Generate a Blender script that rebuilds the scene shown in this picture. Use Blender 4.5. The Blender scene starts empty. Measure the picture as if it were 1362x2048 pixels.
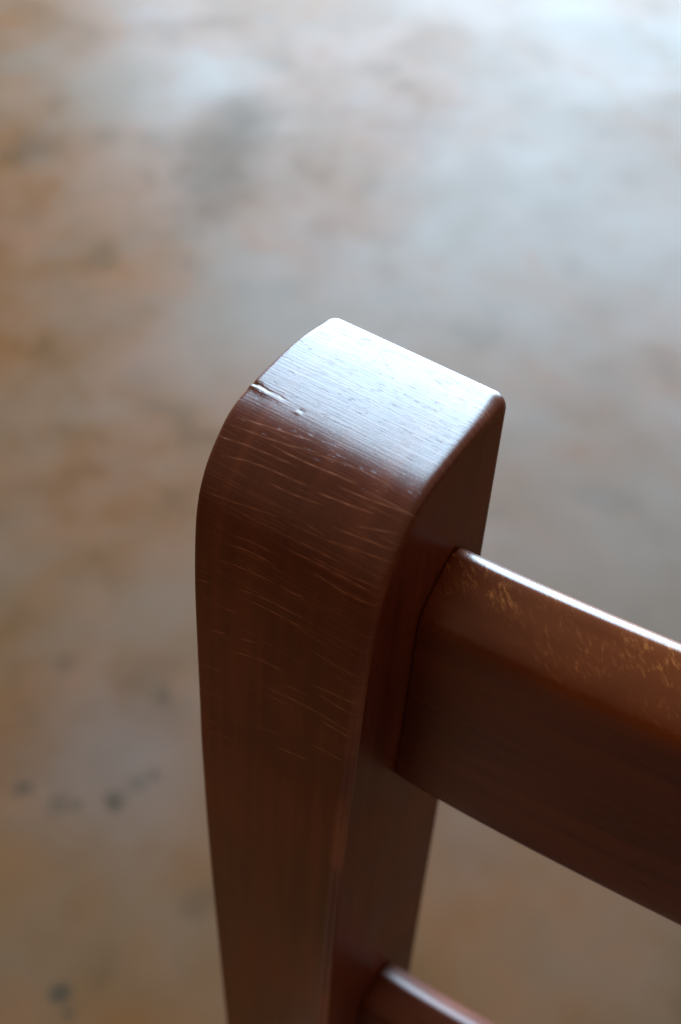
import bpy, bmesh, math, random
from mathutils import Vector, Matrix
random.seed(7)
S = bpy.context.scene
COL = S.collection

# ------------------------------------------------------------------ camera, world, lamps, exposure
LEAN = math.radians(4.0)                     # the chair back leans this far from upright
POST_X, TOP_Z = -0.21, 0.90                  # where the outer edge and the top of the near post stand
cl, sl = math.cos(LEAN), math.sin(LEAN)
def W(x, y, z):                              # back-frame coordinates (x along rails, y depth, z along post) -> world
    return Vector((x + POST_X, y * cl + z * sl, -y * sl + z * cl + TOP_Z))
WR = Matrix(((1, 0, 0), (0, cl, sl), (0, -sl, cl)))

cam = bpy.data.objects.new('camera', bpy.data.cameras.new('camera'))
COL.objects.link(cam)
S.camera = cam
cam.data.sensor_fit = 'VERTICAL'
cam.data.sensor_height = 36.0
cam.data.sensor_width = 24.0
cam.data.lens = 36.0 * 2300 / 2048
cam.data.clip_start, cam.data.clip_end = 0.01, 100
Rc = Matrix(((0.828014, 0.559222, 0.040798), (0.439802, -0.602613, -0.665907), (-0.347804, 0.569323, -0.744919)))
right, down, fwd = (WR @ Rc[i] for i in range(3))
m = Matrix((right, -down, -fwd)).transposed().to_4x4()
m.translation = W(0.096232, -0.100741, 0.141057)
cam.matrix_world = m
cam.data.dof.use_dof = True
cam.data.dof.focus_distance = 0.222
cam.data.dof.aperture_fstop = 13.0
cam.data.dof.aperture_blades = 0

world = bpy.data.worlds.new('World')
S.world = world
world.use_nodes = True
bg = world.node_tree.nodes['Background']
bg.inputs[0].default_value = (1.0, 0.61, 0.36, 1)
bg.inputs[1].default_value = 0.47

def area_lamp(name, loc, aim, sx, sy, watts, color):
    L = bpy.data.lights.new(name, 'AREA')
    L.shape = 'RECTANGLE'; L.size = sx; L.size_y = sy
    L.energy = watts; L.color = color
    o = bpy.data.objects.new(name, L); COL.objects.link(o)
    o.location = loc
    o.rotation_euler = (Vector(aim) - Vector(loc)).to_track_quat('-Z', 'Y').to_euler()
    return o
# the tall glazed opening beyond the chair, to the right: its cool daylight is the photograph's only strong light
area_lamp('window_light', (-1.62, 2.75, 2.95), (-1.62, 0.0, 2.95), 2.74, 5.6, 1560, (0.52, 0.775, 1.0))

S.view_settings.view_transform = 'Standard'
S.view_settings.look = 'None'
S.view_settings.exposure = 0.0
S.view_settings.gamma = 1.0
S.cycles.use_denoising = True
S.cycles.max_bounces = 8

# ------------------------------------------------------------------ node helpers
class NT:
    def __init__(s, mat):
        mat.use_nodes = True
        s.t = mat.node_tree; s.t.nodes.clear()
        s.out = s.t.nodes.new('ShaderNodeOutputMaterial')
    def n(s, typ, **kw):
        nd = s.t.nodes.new('ShaderNode' + typ)
        for k, v in kw.items(): setattr(nd, k, v)
        return nd
    def put(s, sock, v):
        if isinstance(v, bpy.types.NodeSocket): s.t.links.new(v, sock)
        elif v is not None: sock.default_value = v
    def math(s, op, a, b=None, c=None, clamp=False):
        nd = s.n('Math', operation=op, use_clamp=clamp)
        for i, v in enumerate((a, b, c)):
            if v is not None: s.put(nd.inputs[i], v)
        return nd.outputs[0]
    def noise(s, vec, scale=1.0, detail=2.0, rough=0.5, dist=0.0):
        nd = s.n('TexNoise', noise_dimensions='3D')
        s.put(nd.inputs['Vector'], vec); s.put(nd.inputs['Scale'], scale)
        s.put(nd.inputs['Detail'], detail); s.put(nd.inputs['Roughness'], rough); s.put(nd.inputs['Distortion'], dist)
        return nd.outputs[0]
    def smooth(s, v, a, b, lo=0.0, hi=1.0):
        nd = s.n('MapRange', interpolation_type='SMOOTHSTEP')
        s.put(nd.inputs[0], v)
        for i, x in enumerate((a, b, lo, hi)): s.put(nd.inputs[i + 1], x)
        return nd.outputs[0]
    def mix(s, f, a, b, mode='MIX'):
        nd = s.n('Mix', data_type='RGBA', blend_type=mode)
        s.put(nd.inputs[0], f)
        for sock, v in ((nd.inputs[6], a), (nd.inputs[7], b)):
            s.put(sock, tuple(v) + (1,) if isinstance(v, tuple) and len(v) == 3 else v)
        return nd.outputs[2]
    def xyz(s, v):
        nd = s.n('SeparateXYZ'); s.put(nd.inputs[0], v); return nd.outputs
    def vec(s, x, y, z=0.0):
        nd = s.n('CombineXYZ')
        for i, v in enumerate((x, y, z)): s.put(nd.inputs[i], v)
        return nd.outputs[0]
    def ramp(s, f, stops):
        nd = s.n('ValToRGB'); s.put(nd.inputs[0], f)
        e = nd.color_ramp.elements
        while len(e) < len(stops): e.new(0.5)
        for el, (p, c) in zip(e, stops): el.position = p; el.color = tuple(c) + (1,)
        return nd.outputs[0]
    def finish(s, bump=None, strength=0.3, dist=0.001, **kw):
        b = s.n('BsdfPrincipled')
        for k, v in kw.items():
            k = k.replace('_', ' ')
            s.put(b.inputs[k], tuple(v) + (1,) if isinstance(v, tuple) and len(v) == 3 else v)
        if bump is not None:
            bn = s.n('Bump'); s.put(bn.inputs['Strength'], strength); s.put(bn.inputs['Distance'], dist)
            s.put(bn.inputs['Height'], bump); s.t.links.new(bn.outputs[0], b.inputs['Normal'])
            s.t.links.new(bn.outputs[0], b.inputs['Coat Normal'])
        s.t.links.new(b.outputs[0], s.out.inputs[0])
        return b

# ------------------------------------------------------------------ the post's outline in back-frame metres (y, z)
FRONT = [(.0, -.30), (-.0002, -.22), (-.0002, -.15), (.0006, -.098), (.0014, -.0777), (.0021, -.0589), (.0031, -.037), (.0045, -.0225),
         (.0057, -.0162), (.0069, -.0126), (.009, -.0085), (.0118, -.005), (.0155, -.0015), (.0195, .0003), (.026, .0012),
         (.037, .0018), (.0455, .0016)]
D, WID = .0491, .040
def catmull(P, per):
    out = []
    for i in range(len(P) - 1):
        p0, p1, p2, p3 = P[max(i - 1, 0)], P[i], P[i + 1], P[min(i + 2, len(P) - 1)]
        d0, d1, d2 = (max(math.dist(a, b), 1e-6) ** .5 for a, b in ((p0, p1), (p1, p2), (p2, p3)))
        for k in range(per):
            t = k / per
            r = []
            for j in (0, 1):
                m1 = (p2[j] - p0[j]) / (d0 + d1) * d1 if i else p2[j] - p1[j]
                m2 = (p3[j] - p1[j]) / (d1 + d2) * d1 if i < len(P) - 2 else p2[j] - p1[j]
                r.append((2*t**3 - 3*t*t + 1)*p1[j] + (t**3 - 2*t*t + t)*m1 + (-2*t**3 + 3*t*t)*p2[j] + (t**3 - t*t)*m2)
            out.append(tuple(r))
    out.append(P[-1])
    return out
FR = catmull(FRONT, 60)
SACC = [0.0]
for a, b in zip(FR, FR[1:]): SACC.append(SACC[-1] + math.dist(a, b))
def s_at(y, z):                                # arc length (m) along the front of the post, nearest point
    i = min(range(len(FR)), key=lambda k: (FR[k][0] - y) ** 2 + (FR[k][1] - z) ** 2)
    return SACC[i]
def at_s(s):
    import bisect
    i = min(max(bisect.bisect(SACC, s) - 1, 0), len(FR) - 2)
    t = (s - SACC[i]) / (SACC[i + 1] - SACC[i])
    return (FR[i][0] + (FR[i+1][0] - FR[i][0]) * t, FR[i][1] + (FR[i+1][1] - FR[i][1]) * t)

# hairline marks across the post: three points each, in back-frame millimetres
SCRATCHES = [
    ((8.99, 5.21, -18.76), (14.74, 5.36, -17.99), (17.84, 5.36, -17.99)),
    ((7.49, 4.64, -21.79), (13.68, 4.93, -20.25), (19.04, 4.91, -20.36)),
    ((5.83, 4.06, -27.02), (12.28, 4.22, -25.40), (19.49, 4.30, -24.57)),
    ((19.91, 4.33, -24.29), (22.58, 4.32, -24.34), (26.05, 4.38, -23.79)),
    ((9.76, 3.61, -31.76), (16.69, 3.75, -30.31), (26.56, 3.84, -29.36)),
    ((13.11, 3.48, -33.04), (19.56, 3.57, -32.15), (27.27, 3.56, -32.20)),
    ((0.44, 3.23, -35.66), (2.15, 3.28, -35.10), (3.85, 3.33, -34.60)),
    ((6.79, 2.97, -39.85), (8.99, 3.00, -39.18), (11.17, 3.03, -38.45)),
    ((3.90, 2.54, -49.31), (5.94, 2.58, -48.36), (8.21, 2.62, -47.40)),
    ((8.69, 2.41, -52.22), (14.92, 2.52, -49.75), (23.12, 2.60, -48.02)),
    ((11.44, 2.69, -46.06), (13.39, 2.72, -45.33), (16.05, 2.77, -44.22)),
    ((-0.14, 1.94, -63.29), (3.63, 1.98, -62.18), (7.33, 2.02, -61.06)),
    ((27.90, 3.14, -36.61), (33.99, 3.11, -36.89), (40.10, 3.15, -36.50)),
    ((15.04, 2.15, -57.75), (27.30, 2.27, -55.18), (40.06, 2.28, -54.90)),
    ((16.59, 2.06, -59.94), (21.08, 2.10, -58.87), (25.24, 2.14, -57.92)),
    ((-0.50, 1.57, -73.09), (3.38, 1.63, -71.63), (7.73, 1.68, -70.12)),
    ((21.84, 2.40, -52.38), (26.15, 2.44, -51.43), (29.23, 2.45, -51.15)),
    ((29.79, 2.57, -48.69), (34.47, 2.55, -48.97), (39.93, 2.57, -48.52)),
    ((28.74, 2.65, -46.96), (33.78, 2.69, -45.95), (39.80, 2.75, -44.66)),
    ((1.09, 1.15, -84.06), (3.09, 1.19, -83.05), (5.35, 1.21, -82.44)),
    ((1.83, 1.00, -87.81), (5.28, 1.06, -86.30), (9.22, 1.13, -84.67)),
    ((14.65, 1.53, -74.15), (18.32, 1.60, -72.31), (22.44, 1.64, -71.19)),
    ((21.03, 1.45, -76.39), (25.16, 1.49, -75.22), (29.72, 1.54, -73.98)),
    ((29.41, 1.77, -67.72), (34.28, 1.82, -66.48), (39.64, 1.81, -66.60)),
    ((31.75, 2.18, -57.19), (36.01, 2.19, -56.86), (39.75, 2.21, -56.58)),
    ((20.44, 5.97, -15.38), (29.64, 6.17, -14.80), (39.69, 6.19, -14.74)),
    ((24.87, 6.35, -14.26), (31.90, 6.45, -13.95), (39.67, 6.66, -13.31)),
    ((25.90, 5.57, -16.89), (31.94, 5.43, -17.61), (40.05, 5.57, -16.89)),
    ((20.66, 6.82, -12.83), (26.57, 6.86, -12.72), (31.91, 6.94, -12.52)),
    ((22.87, 8.42, -9.63), (25.41, 8.40, -9.68), (27.11, 8.35, -9.78)),
    ((27.04, 9.54, -7.83), (32.56, 9.82, -7.48), (39.69, 10.45, -6.69)),
    ((31.05, 10.76, -6.30), (35.31, 11.53, -5.33), (39.50, 12.30, -4.52)),
    ((0.21, 6.68, -13.26), (8.94, 7.22, -11.97), (18.08, 7.91, -10.62)),
    ((18.08, 7.91, -10.62), (26.74, 8.07, -10.32), (33.88, 8.47, -9.53)),
    ((-0.64, 12.51, -4.33), (8.50, 13.36, -3.52), (17.54, 13.93, -2.98)),
    ((0.70, 14.62, -2.33), (9.89, 15.31, -1.68), (20.19, 17.06, -0.80)),
    ((10.33, 14.70, -2.25), (21.66, 14.99, -1.98), (28.84, 15.36, -1.64)),
    ((1.92, 10.59, -6.51), (11.35, 11.78, -5.03), (21.60, 12.10, -4.72)),
    ((21.60, 12.10, -4.72), (27.76, 12.47, -4.37), (33.58, 13.12, -3.75)),
    ((25.05, 14.01, -2.91), (32.15, 14.38, -2.56), (39.68, 15.31, -1.68)),
    ((16.24, 15.73, -1.40), (24.85, 17.31, -0.69), (35.49, 17.00, -0.82)),
    ((12.27, 10.52, -6.60), (20.40, 10.76, -6.30), (24.50, 11.08, -5.90)),
    ((26.74, 8.07, -10.32), (33.72, 8.68, -9.13), (41.24, 8.99, -8.53)),
    ((1.47, 15.93, -1.31), (11.19, 17.36, -0.66), (19.11, 18.59, -0.11)),
    ((30.09, 15.07, -1.91), (35.24, 15.11, -1.87), (40.89, 15.03, -1.94)),
]
V0 = .30                                       # UV v is arc length minus this, u is x, both in metres * 10

# ------------------------------------------------------------------ materials
def wood_material(name, marks=False, flecks=False, spec=.38, matt=0.0, cross=False):
    mat = bpy.data.materials.new(name)
    T = NT(mat)
    uv = T.n('UVMap', uv_map='UVMap').outputs[0]
    x = T.xyz(uv); u, v = x[0], x[1]                        # metres
    oi = T.n('ObjectInfo').outputs['Random']
    # long grain (along v), soft stain variation, fine pores
    gu, gv = (v, u) if cross else (u, v)                    # the grain runs along the post, and along the rails
    g1 = T.noise(T.vec(T.math('MULTIPLY', gu, 260), T.math('MULTIPLY', gv, 9), oi), 1.0, 4, .6, .4)
    g2 = T.noise(T.vec(T.math('MULTIPLY', gu, 45), T.math('MULTIPLY', gv, 22), T.math('ADD', oi, 4.0)), 1.0, 3, .55, .3)
    f = T.math('ADD', T.math('MULTIPLY', g1, .45), T.math('MULTIPLY', g2, .55))
    base = T.ramp(f, [(.34, (0.0443, 0.0082, 0.0038)), (.50, (0.0689, 0.0143, 0.0064)), (.66, (0.1025, 0.0254, 0.0111))])
    if cross: base = T.mix(1.0, base, (.80, .78, .80), 'MULTIPLY')         # rails darkened evenly, painting in the deep shade by the joint
    # fine brushed lines across the post where the end grain runs out over the rounded top
    warp = T.noise(T.vec(T.math('MULTIPLY', u, 90), T.math('MULTIPLY', v, 60)), 1.0, 2, .5)
    vw = T.math('ADD', v, T.math('MULTIPLY', warp, .0007))
    br = T.noise(T.vec(T.math('MULTIPLY', u, 42), T.math('MULTIPLY', vw, 2300)), 1.0, 3, .65)
    pore = T.noise(T.vec(T.math('MULTIPLY', u, 420), T.math('MULTIPLY', vw, 2600), 3.3), 1.0, 2, .6)
    rough = T.math('ADD', (.35 if marks else .30) + matt, T.math('MULTIPLY', T.math('SUBTRACT', g2, .5), .18))
    if marks:
        head = T.smooth(v, -.060, .004)                     # the rounded top starts here
        br_m = T.smooth(br, .56, .72)
        base = T.mix(T.math('MULTIPLY', T.math('MULTIPLY', br_m, head), .5), base, (.20, .082, .045))
        tot = T.n('Attribute', attribute_name='hairline').outputs['Fac']
        base = T.mix(T.math('MULTIPLY', tot, .8, clamp=True), base, (.36, .165, .10))
        fine = T.math('MULTIPLY', T.math('ADD', T.math('MULTIPLY', br, .6), T.math('MULTIPLY', T.smooth(pore, .62, .76), -.35)), T.math('ADD', .12, T.math('MULTIPLY', head, .88)))
        h = T.math('ADD', fine, T.math('MULTIPLY', tot, -.25))
        h = T.math('ADD', h, T.math('MULTIPLY', g2, .25))
        pm = T.math('MULTIPLY', T.smooth(pore, .56, .68), head)
        rub = T.math('MULTIPLY', T.smooth(u, WID - .0032, WID - .0012), T.smooth(g2, .44, .62))       # stain rubbed thin along the inner edge
        base = T.mix(T.math('MULTIPLY', rub, .55), base, (.19, .070, .028))
        T.finish(bump=h, strength=.8, dist=.00012, Base_Color=base, Roughness=T.math('ADD', rough, T.math('MULTIPLY', pm, .08)),
                 Specular_IOR_Level=T.math('SUBTRACT', .44, T.math('MULTIPLY', pm, .09)))
        return mat
    h = T.math('ADD', T.math('MULTIPLY', g1, .3), T.math('MULTIPLY', pore, .25))
    if flecks:
        fl = T.noise(T.vec(T.math('MULTIPLY', T.math('ADD', u, T.math('MULTIPLY', v, .9)), 900), T.math('MULTIPLY', T.math('SUBTRACT', v, T.math('MULTIPLY', u, .3)), 420), 1.7), 1.0, 5, .72, .25)
        fl2 = T.noise(T.vec(T.math('MULTIPLY', u, 60), T.math('MULTIPLY', v, 90), 6.1), 1.0, 2, .5)
        edge = T.math('MULTIPLY', T.smooth(v, -.006, .004), T.smooth(v, .030, .016))      # v = 0 at the front shoulder of the rail
        worn_lit = T.math('MULTIPLY', T.math('MULTIPLY', edge, T.smooth(u, .040, .085, .35, 1.0)), T.math('ADD', .35, T.math('MULTIPLY', fl2, .9)), clamp=True)  # wear plus painted light on the slope, dimmed where the near post shades it
        base = T.mix(worn_lit, base, (.155, .041, .0115))
        base = T.mix(T.math('MULTIPLY', T.math('MULTIPLY', T.smooth(fl, .50, .68), T.math('MULTIPLY', T.math('MULTIPLY', T.smooth(v, -.002, .012), edge), T.smooth(T.math('ADD', fl2, T.math('MULTIPLY', u, 2.5)), .52, .85))), .75), base, (.40, .16, .045))
        h = T.math('ADD', h, T.math('MULTIPLY', fl, 1.1))
    T.finish(bump=h, strength=.35, dist=.00012, Base_Color=base, Roughness=T.math('SUBTRACT', rough, .03), Specular_IOR_Level=spec)
    return mat

def seat_material():
    mat = bpy.data.materials.new('brown_bounce_seat')  # made-up seat tone, chosen to bounce warm light onto post and rails
    T = NT(mat)
    uv = T.n('UVMap', uv_map='UVMap').outputs[0]
    co = T.n('TexCoord').outputs['Object']
    x = T.xyz(co)
    f = T.noise(T.vec(T.math('MULTIPLY', x[0], 12), T.math('MULTIPLY', x[1], 420)), 1.0, 3, .6)
    base = T.ramp(f, [(.3, (.070, .032, .014)), (.7, (.13, .065, .030))])
    T.finish(bump=f, strength=.6, dist=.001, Base_Color=base, Roughness=.6)
    return mat

def floor_material():
    mat = bpy.data.materials.new('mottled_concrete')
    T = NT(mat)
    co = T.n('TexCoord').outputs['Object']
    x = T.xyz(co)
    a = T.noise(co, 4.2, 3, .5, .2)
    b = T.noise(T.vec(x[0], x[1], 5.0), 11.0, 3, .5, .2)
    c = T.noise(T.vec(x[0], x[1], 9.0), 2.3, 3, .5, .3)
    d = T.noise(T.vec(x[0], x[1], 13.0), 34.0, 3, .6, .5)
    base = T.ramp(a, [(.30, (0.0604, 0.0227, 0.0059)), (.46, (0.0739, 0.0268, 0.0064)), (.58, (0.0665, 0.0273, 0.0084)), (.72, (0.0814, 0.0290, 0.0066))])
    base = T.mix(T.math('MULTIPLY', T.smooth(c, .42, .66), .65), base, (0.0542, 0.0296, 0.0132))       # grey cement patches
    base = T.mix(T.math('MULTIPLY', T.smooth(b, .58, .74), .26), base, (0.0986, 0.0296, 0.0062))       # rusty patches
    base = T.mix(T.math('MULTIPLY', T.smooth(b, .42, .28), .45), base, (0.0419, 0.0193, 0.0064))
    base = T.mix(T.math('MULTIPLY', T.smooth(d, .60, .75), .18), base, (0.0400, 0.0273, 0.0155))
    stains = [(-.640, .140, .011, .55), (-.600, .147, .013, .40), (-.588, .156, .009, .35), (-.560, .180, .012, .7), (-.552, .207, .011, .35), (-.544, .222, .009, .35), (-.596, .293, .012, .35),
              (-.704, .267, .016, .3), (-.480, .017, .010, .75), (-.463, .010, .008, .4), (-1.170, 1.180, .07, .40), (-1.140, 1.105, .085, .42), (-1.095, 1.035, .075, .42), (-1.065, .975, .06, .34),
              (-1.38, .923, .05, .4), (-.43, .145, .018, .3), (-.40, .60, .02, .3)]
    tot = None
    for sx, sy, r, k in stains:
        q = T.vec(T.math('ADD', T.math('SUBTRACT', x[0], sx), T.math('MULTIPLY', T.math('SUBTRACT', b, .5), r * 1.6)),
                  T.math('ADD', T.math('SUBTRACT', x[1], sy), T.math('MULTIPLY', T.math('SUBTRACT', d, .5), r * 2.2)))
        ln = T.n('VectorMath', operation='LENGTH'); T.put(ln.inputs[0], q)
        mk = T.smooth(ln.outputs['Value'], r * 1.5, r * .1, 0.0, k)
        tot = mk if tot is None else T.math('MAXIMUM', tot, mk)
    pl = T.n('VectorMath', operation='LENGTH')
    T.put(pl.inputs[0], T.vec(T.math('ADD', T.math('ADD', x[0], .60), T.math('MULTIPLY', T.math('SUBTRACT', a, .5), .25)), T.math('MULTIPLY', T.math('SUBTRACT', x[1], .215), 1.2)))
    base = T.mix(T.smooth(pl.outputs['Value'], .19, .0, 0.0, .55), base, (.066, .046, .036))          # a grey cement repair
    base = T.mix(tot, base, (.016, .014, .009))
    rough = T.math('ADD', T.math('ADD', .47, T.math('MULTIPLY', T.math('SUBTRACT', a, .5), .35)), T.math('MULTIPLY', T.math('SUBTRACT', b, .5), .40))
    rough = T.math('ADD', rough, T.math('MULTIPLY', tot, .12))
    spec = T.math('ADD', .04, T.math('ADD', T.math('MULTIPLY', T.smooth(c, .35, .65), .055), T.math('MULTIPLY', T.smooth(b, .30, .66), .05)))
    spec = T.math('MULTIPLY', spec, T.math('SUBTRACT', 1.0, T.math('MULTIPLY', tot, .85)))
    h = T.math('ADD', T.math('MULTIPLY', b, .2), T.math('MULTIPLY', a, 1.5))
    T.finish(bump=h, strength=.06, dist=.004, Base_Color=base, Roughness=rough, Specular_IOR_Level=spec)
    return mat

WOOD_POST = wood_material('dark_stained_wood_scratched', marks=True)
WOOD_RAIL = wood_material('dark_stained_wood_worn_lit', flecks=True, cross=True)
WOOD = wood_material('dark_stained_wood')
WOOD_DULL = wood_material('dark_stained_wood_dull', spec=.13, matt=.15)
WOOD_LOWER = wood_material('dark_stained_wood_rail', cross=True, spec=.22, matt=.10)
SEAT = seat_material()
FLOOR = floor_material()

# ------------------------------------------------------------------ setting
def link_mesh(name, verts, faces, mat, parent=None, uvs=None, smooth=True):
    me = bpy.data.meshes.new(name)
    me.from_pydata(verts, [], faces)
    if uvs is not None:
        lay = me.uv_layers.new(name='UVMap')
        for lp in me.loops: lay.data[lp.index].uv = uvs[lp.vertex_index]
    me.materials.append(mat)
    if smooth: me.polygons.foreach_set('use_smooth', [True] * len(me.polygons))
    bm = bmesh.new(); bm.from_mesh(me)
    bmesh.ops.recalc_face_normals(bm, faces=bm.faces)
    bm.to_mesh(me); bm.free()
    o = bpy.data.objects.new(name, me)
    COL.objects.link(o)
    if parent: o.parent = parent
    return o

N = 24
fv, ff = [], []
for j in range(N + 1):
    for i in range(N + 1): fv.append((-12 + 24 * i / N, -12 + 24 * j / N, 0))
for j in range(N):
    for i in range(N): k = j * (N + 1) + i; ff.append((k, k + 1, k + N + 2, k + N + 1))
fl = link_mesh('floor', fv, ff, FLOOR)
fl['kind'] = 'structure'

# ------------------------------------------------------------------ the chair
chair = bpy.data.objects.new('wooden_chair', None)
COL.objects.link(chair)
chair['label'] = 'dark brown stained wooden chair with a chipped, rounded post top and wide back rails'
chair['category'] = 'chair'

LENGTH = 0.42                                  # outer width of the back
def frange(a, b, st):
    n = max(1, round((b - a) / st)); return [a + (b - a) * i / n for i in range(n)]

def chip(u, s):                                # the torn dent near the outer edge of the post top: normal offset in metres
    cs = CHIP_S - .03 * u - 1.6 * u * u + .00010 * math.sin(u * 1300) + .00004 * math.sin(u * 4100 + 1)
    k = max(0.0, 1 - u / .0085) ** .8 * (.78 + .14 * math.sin(u * 2100) + .12 * math.sin(u * 5300 + 2))
    gd = -.00019 * k * math.exp(-((s - cs) / (.00022 if s > cs else .00032)) ** 2)
    lip = .00017 * k * math.exp(-((s - cs + .00095) / .00055) ** 2)
    low = -.00034 * max(0.0, 1 - u / .0060) * (1 / (1 + math.exp((s - cs + .0016) / .00035))) * math.exp(-max(0, cs - .0016 - s) / .0045)
    notch = -.00035 * math.exp(-(u / .0016) ** 2 - ((s - cs + .0001) / .0006) ** 2)
    low += notch
    d2 = math.hypot((u - .0113) * .7, (s - (CHIP_S - .0017)))
    bead = .00008 * math.exp(-(d2 / .00042) ** 2) - .00008 * math.exp(-(math.hypot((u - .0117) * .7, s - CHIP_S + .0011) / .0004) ** 2)
    return gd + lip + low + bead
CHIP_S = s_at(.0233, .0008)

def foot_y(z):                                 # below the seat the leg kicks back gently (back-frame coordinates)
    t = max(0.0, -.46 - z)
    return .22 * t * t + .02 * t

def make_post(name, mirror, fine):
    # outline: (y, z, v) from the foot up the front, over the top, and down the back
    zb = -(TOP_Z) / cl
    out = []
    for z in frange(zb, -.30, .02): out.append((foot_y(z), z, z))
    sv0 = SACC[-1]
    stops = [(0, .19, .002), (.19, .262, .0001 if fine else .003)]
    if fine:
        stops += [(.262, CHIP_S + .002, .0001), (CHIP_S + .002, sv0, .0004)]
    else: stops += [(.262, sv0, .0015)]
    for a, b, st in stops:
        for s in frange(a, b, st):
            y, z = at_s(s); out.append((y, z, s - V0))
    # rounded rear edge of the top
    r = .0036
    zt = FR[-1][1]
    v = sv0 - V0
    for k in range(9):
        a = math.pi / 2 * k / 8
        out.append((D - r + r * math.sin(a), zt - r + r * math.cos(a), v + r * a))
    v += r * math.pi / 2
    y0, z0 = D, zt - r
    for z in frange(z0, zb, .006)[1:] + [zb]: out.append((D + foot_y(z), z, v + z0 - z))
    n = len(out)
    # taper of the foot's depth is left out: the leg keeps its section
    nor = []
    for i in range(n):
        a, b = out[max(i - 1, 0)], out[min(i + 1, n - 1)]
        ty, tz = b[0] - a[0], b[1] - a[1]
        l = math.hypot(ty, tz) or 1
        nor.append((-tz / l, ty / l))          # outward
    rl, rr = .0009, .0019                      # the outer edge is crisp, the inner one eased
    q = [(1 - math.cos(math.pi / 2 * k / 6), 1 - math.sin(math.pi / 2 * k / 6)) for k in range(6)]
    xs, xr = [(x * rl, e * rl) for x, e in q], [(x * rr, e * rr) for x, e in q]
    mid = (frange(rl, .0135, .00025) + frange(.0135, WID - rr, .0005)) if fine else frange(rl, WID - rr, .004)
    st = xs + [(x, 0.0) for x in mid] + [(WID - x, e) for x, e in reversed(xr)]
    vb = sv0 - V0
    back = [math.exp(-((o[2] - vb - .002) / .0075) ** 2) for o in out]         # the rear corners of the top are rounder
    verts, uvs, faces = [], [], []
    for x, e in st:
        for i in range(n):
            y, z, v = out[i]
            off = -e
            ri = rl + (.0030 - rl) * back[i]
            if x < ri and e <= rl and x < WID / 2: off = -max(e, ri - math.sqrt(ri * ri - (ri - x) ** 2))
            rj = rr + (.0030 - rr) * back[i]; xr_ = WID - x
            if xr_ < rj: off = -(rj - math.sqrt(max(0, rj * rj - (rj - xr_) ** 2)))
            if fine and abs(v + V0 - CHIP_S) < .012 and x < .0135: off += chip(x, v + V0) 
            verts.append((x, y + nor[i][0] * off, z + nor[i][1] * off)); uvs.append((x, v))
    for a in range(len(st) - 1):
        for i in range(n - 1):
            faces.append((a * n + i, a * n + i + 1, (a + 1) * n + i + 1, (a + 1) * n + i))
        faces.append((a * n + n - 1, a * n, (a + 1) * n, (a + 1) * n + n - 1))     # the foot's underside
    base = (len(st) - 1) * n
    for start in (0, base):                                                        # side faces, with their own vertices so that they shade flat
        k0 = len(verts)
        for i in range(n):
            vx = verts[start + i]
            verts.append(vx)
            uvs.append((vx[1] + .1, vx[2]))
        faces.append(tuple(range(k0, k0 + n)))
    if fine: DULL_FACES = (len(faces) - 2, len(faces) - 1)
    if mirror: verts = [(LENGTH - x, y, z) for x, y, z in verts]
    ob = link_mesh(name, [W(*p) for p in verts], faces, WOOD_POST if fine else WOOD, chair, uvs)
    if fine:
        ob.data.materials.append(WOOD_DULL)        # the flat sides are less polished than the front
        for k in DULL_FACES: ob.data.polygons[k].material_index = 1
    if fine:                                   # hairline wear marks: 0 = none, 1 = scraped through the stain
        wear = [0.0] * len(verts)
        vs = [o[2] for o in out]
        import bisect
        rnd = random.Random(3)
        marks = [([q[0] / 1000 for q in p], [s_at(q[1] / 1000, q[2] / 1000) - V0 for q in p], None) for p in SCRATCHES]
        for _ in range(75):                   # and many fainter ones, densest over the shoulder
            x0 = rnd.uniform(-.006, .034); ln = rnd.uniform(.004, .026)
            v0 = -.0075 - abs(rnd.gauss(0, .026)); sl = rnd.uniform(-.015, .055)
            marks.append(([x0, x0 + ln / 2, x0 + ln], [v0, v0 + sl * ln / 2 + rnd.uniform(-.0002, .0003), v0 + sl * ln], rnd.uniform(.06, .28)))
        for us, vv, faint in marks:
            (x0, x1, x2), (y0, y1, y2) = us, vv
            d1 = (y1 - y0) / (x1 - x0); d2 = (y2 - y1) / (x2 - x1); c = (d2 - d1) / (x2 - x0)
            wd = rnd.uniform(.00014, .00022); k = rnd.uniform(.5, 1.0) ** .9; ph = rnd.uniform(0, 6); k = faint or k
            for a, (x, e) in enumerate(st):
                if not x0 < x < x2: continue
                t = (x - x0) / (x2 - x0)
                f = y0 + d1 * (x - x0) + c * (x - x0) * (x - x1) + .00006 * math.sin(x * 420 + ph) + .00002 * math.sin(x * 1500 + 2 * ph)
                amp = k * min(1, 6 * t * (1 - t)) * (.75 + .25 * math.sin(x * 1500 + ph))
                for i in range(bisect.bisect(vs, f - wd), bisect.bisect(vs, f + wd)):
                    j = a * n + i
                    wear[j] = max(wear[j], amp * (1 - abs(vs[i] - f) / wd))
        at = ob.data.attributes.new('hairline', 'FLOAT', 'POINT')
        at.data.foreach_set('value', wear)
    return ob

make_post('rear_post', False, True)
make_post('rear_post', True, False)

RAIL_TOP = catmull([(.0, -.0118), (.0005, -.0094), (.0019, -.0070), (.0050, -.0040), (.0080, -.0017), (.0098, -.0005), (.0112, 0.0),
                    (.0130, -.0007), (.0152, -.0028), (.0184, -.0070), (.0204, -.0115), (.0212, -.0160)], 4)

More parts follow.
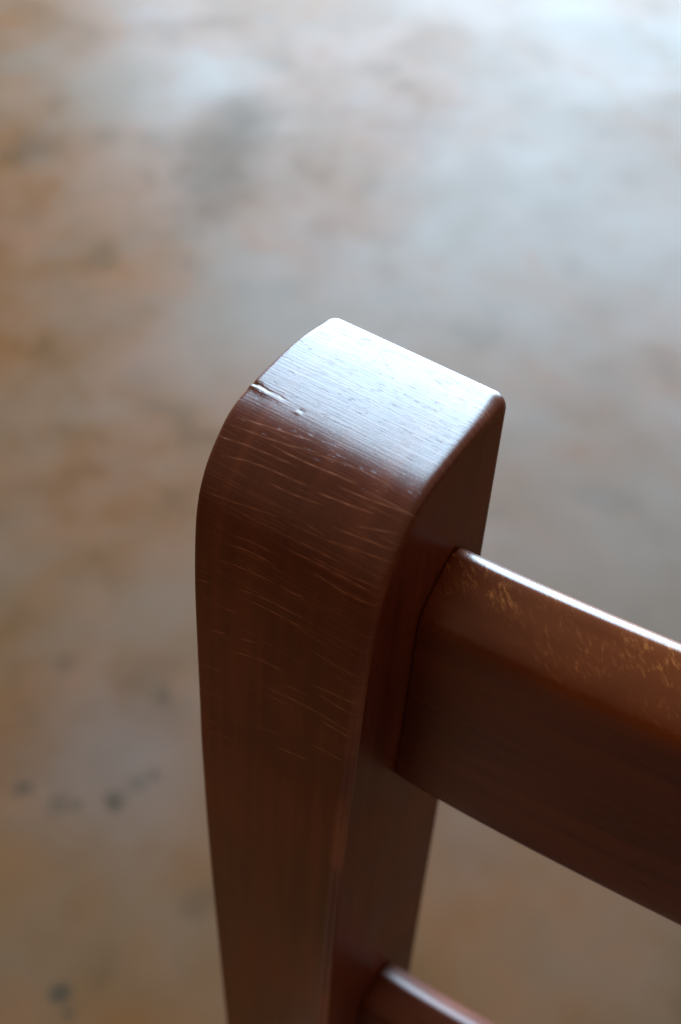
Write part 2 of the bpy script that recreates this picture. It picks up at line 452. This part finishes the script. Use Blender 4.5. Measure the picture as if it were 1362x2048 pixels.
def rail(name, z_bot, z_top, y_front, thick, arch, sag, x0=WID - .006, x1=LENGTH - WID + .006, mat=WOOD_RAIL, rtop=(.0112, .0118)):
    # section in (y, z): front face up to a broad rounded top, then down the back; swept along x with a backward sag and an arched top
    ry, rz = rtop
    verts, uvs, faces = [], [], []
    NX = 90
    sec_n = None
    eL, eR = WID, LENGTH - WID                 # a hairline gap where the rail's shoulder meets each post
    xs = [(x0, .03), (eL + .00007, .03), (eL + .00009, .010), (eL + .0005, .004), (eL + .001, .0)]
    xs += [(eL + .001 + (eR - eL - .002) * k / 90, 0.0) for k in range(1, 90)]
    xs += [(eR - .001, .0), (eR - .0005, .004), (eR - .00009, .010), (eR - .00007, .03), (x1, .03)]
    NX = len(xs) - 1
    for a, (x, inset) in enumerate(xs):
        u = (x - WID) / (LENGTH - 2 * WID)
        uu = min(max(u, 0), 1)
        dy = sag * math.sin(math.pi * uu) ** 1.7
        zt = z_top + arch * math.sin(math.pi * uu) ** .9
        sec = []
        rb = .003
        for k in range(5):                      # lower front edge
            t = math.pi / 2 * k / 4
            sec.append((rb - rb * math.sin(t), z_bot + rb - rb * math.cos(t)))
        for k in range(1, 13): sec.append((0.0, z_bot + rb + (zt - rz - z_bot - rb) * k / 13))
        i_sh = len(sec)
        for y, z in RAIL_TOP: sec.append((y, zt + z))
        for k in range(1, 9): sec.append((thick, zt - .016 + (z_bot + rb - zt + .016) * k / 8))
        for k in range(1, 5):
            t = math.pi / 2 * k / 4
            sec.append((thick - rb + rb * math.cos(t), z_bot + rb - rb * math.sin(t)))
        ac = [0.0]
        for p, q in zip(sec, sec[1:]): ac.append(ac[-1] + math.dist(p, q))
        sec_n = len(sec)
        for i, (y, z) in enumerate(sec):
            cy, cz = thick / 2, (z_bot + zt) / 2
            verts.append(W(x, y_front + dy + cy + (y - cy) * (1 - inset * 1.5), cz + (z - cz) * (1 - inset * .6))); uvs.append((x, ac[i] - ac[i_sh]))
    n = sec_n
    for a in range(NX):
        for i in range(n):
            j = (i + 1) % n
            faces.append((a * n + i, a * n + j, (a + 1) * n + j, (a + 1) * n + i))
    faces.append(tuple(range(n))); faces.append(tuple(range(NX * n, NX * n + n)))
    return link_mesh(name, verts, faces, mat, chair, uvs)

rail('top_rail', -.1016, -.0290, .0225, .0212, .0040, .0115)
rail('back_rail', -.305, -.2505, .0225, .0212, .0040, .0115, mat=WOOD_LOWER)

def bar(name, x0, x1, y0, y1, z0, z1, bev=.003, taper=0.0, mat=WOOD):
    # a rounded bar in world metres; taper narrows its foot
    bm = bmesh.new()
    bmesh.ops.create_cube(bm, size=1)
    for v in bm.verts:
        k = 1 - taper if v.co.z < 0 else 1
        v.co = ((x0 + x1) / 2 + v.co.x * (x1 - x0) * k, (y0 + y1) / 2 + v.co.y * (y1 - y0) * k, (z0 + z1) / 2 + v.co.z * (z1 - z0))
    bmesh.ops.bevel(bm, geom=bm.edges[:], offset=bev, segments=3, affect='EDGES', profile=.5)
    lay = bm.loops.layers.uv.new('UVMap')
    long = max(range(3), key=lambda i: (x1 - x0, y1 - y0, z1 - z0)[i])
    for f in bm.faces:
        f.smooth = False
        for l in f.loops:
            c = l.vert.co
            o = [c[i] for i in range(3) if i != long]
            l[lay].uv = (o[0] + o[1], c[long])
    me = bpy.data.meshes.new(name); bm.to_mesh(me); bm.free()
    me.materials.append(mat)
    ob = bpy.data.objects.new(name, me); COL.objects.link(ob); ob.parent = chair
    return ob

# seat, aprons, front legs and stretchers: below the frame, they carry the back and shade it
yb = W(0, 0, -.45).y                            # the rear posts' front at seat height
X0, X1 = POST_X, POST_X + LENGTH
bar('seat', X0 - .005, X1 + .005, yb - .40, yb - .002, .438, .460, .006, mat=SEAT)
bar('apron', X0 + .037, X1 - .037, yb + .008, yb + .030, .375, .4379)
bar('apron', X0 + .037, X1 - .037, yb - .385, yb - .363, .375, .4379)
for s in (X0 + .008, X1 - .030): bar('apron', s, s + .022, yb - .358, yb + .004, .375, .4379)
for s in (X0, X1 - .040): bar('front_leg', s, s + .040, yb - .398, yb - .358, 0.0, .4379, .003, .25)
for s in (X0 + .009, X1 - .029): bar('stretcher', s, s + .020, yb - .362, yb + .006, .16, .185)
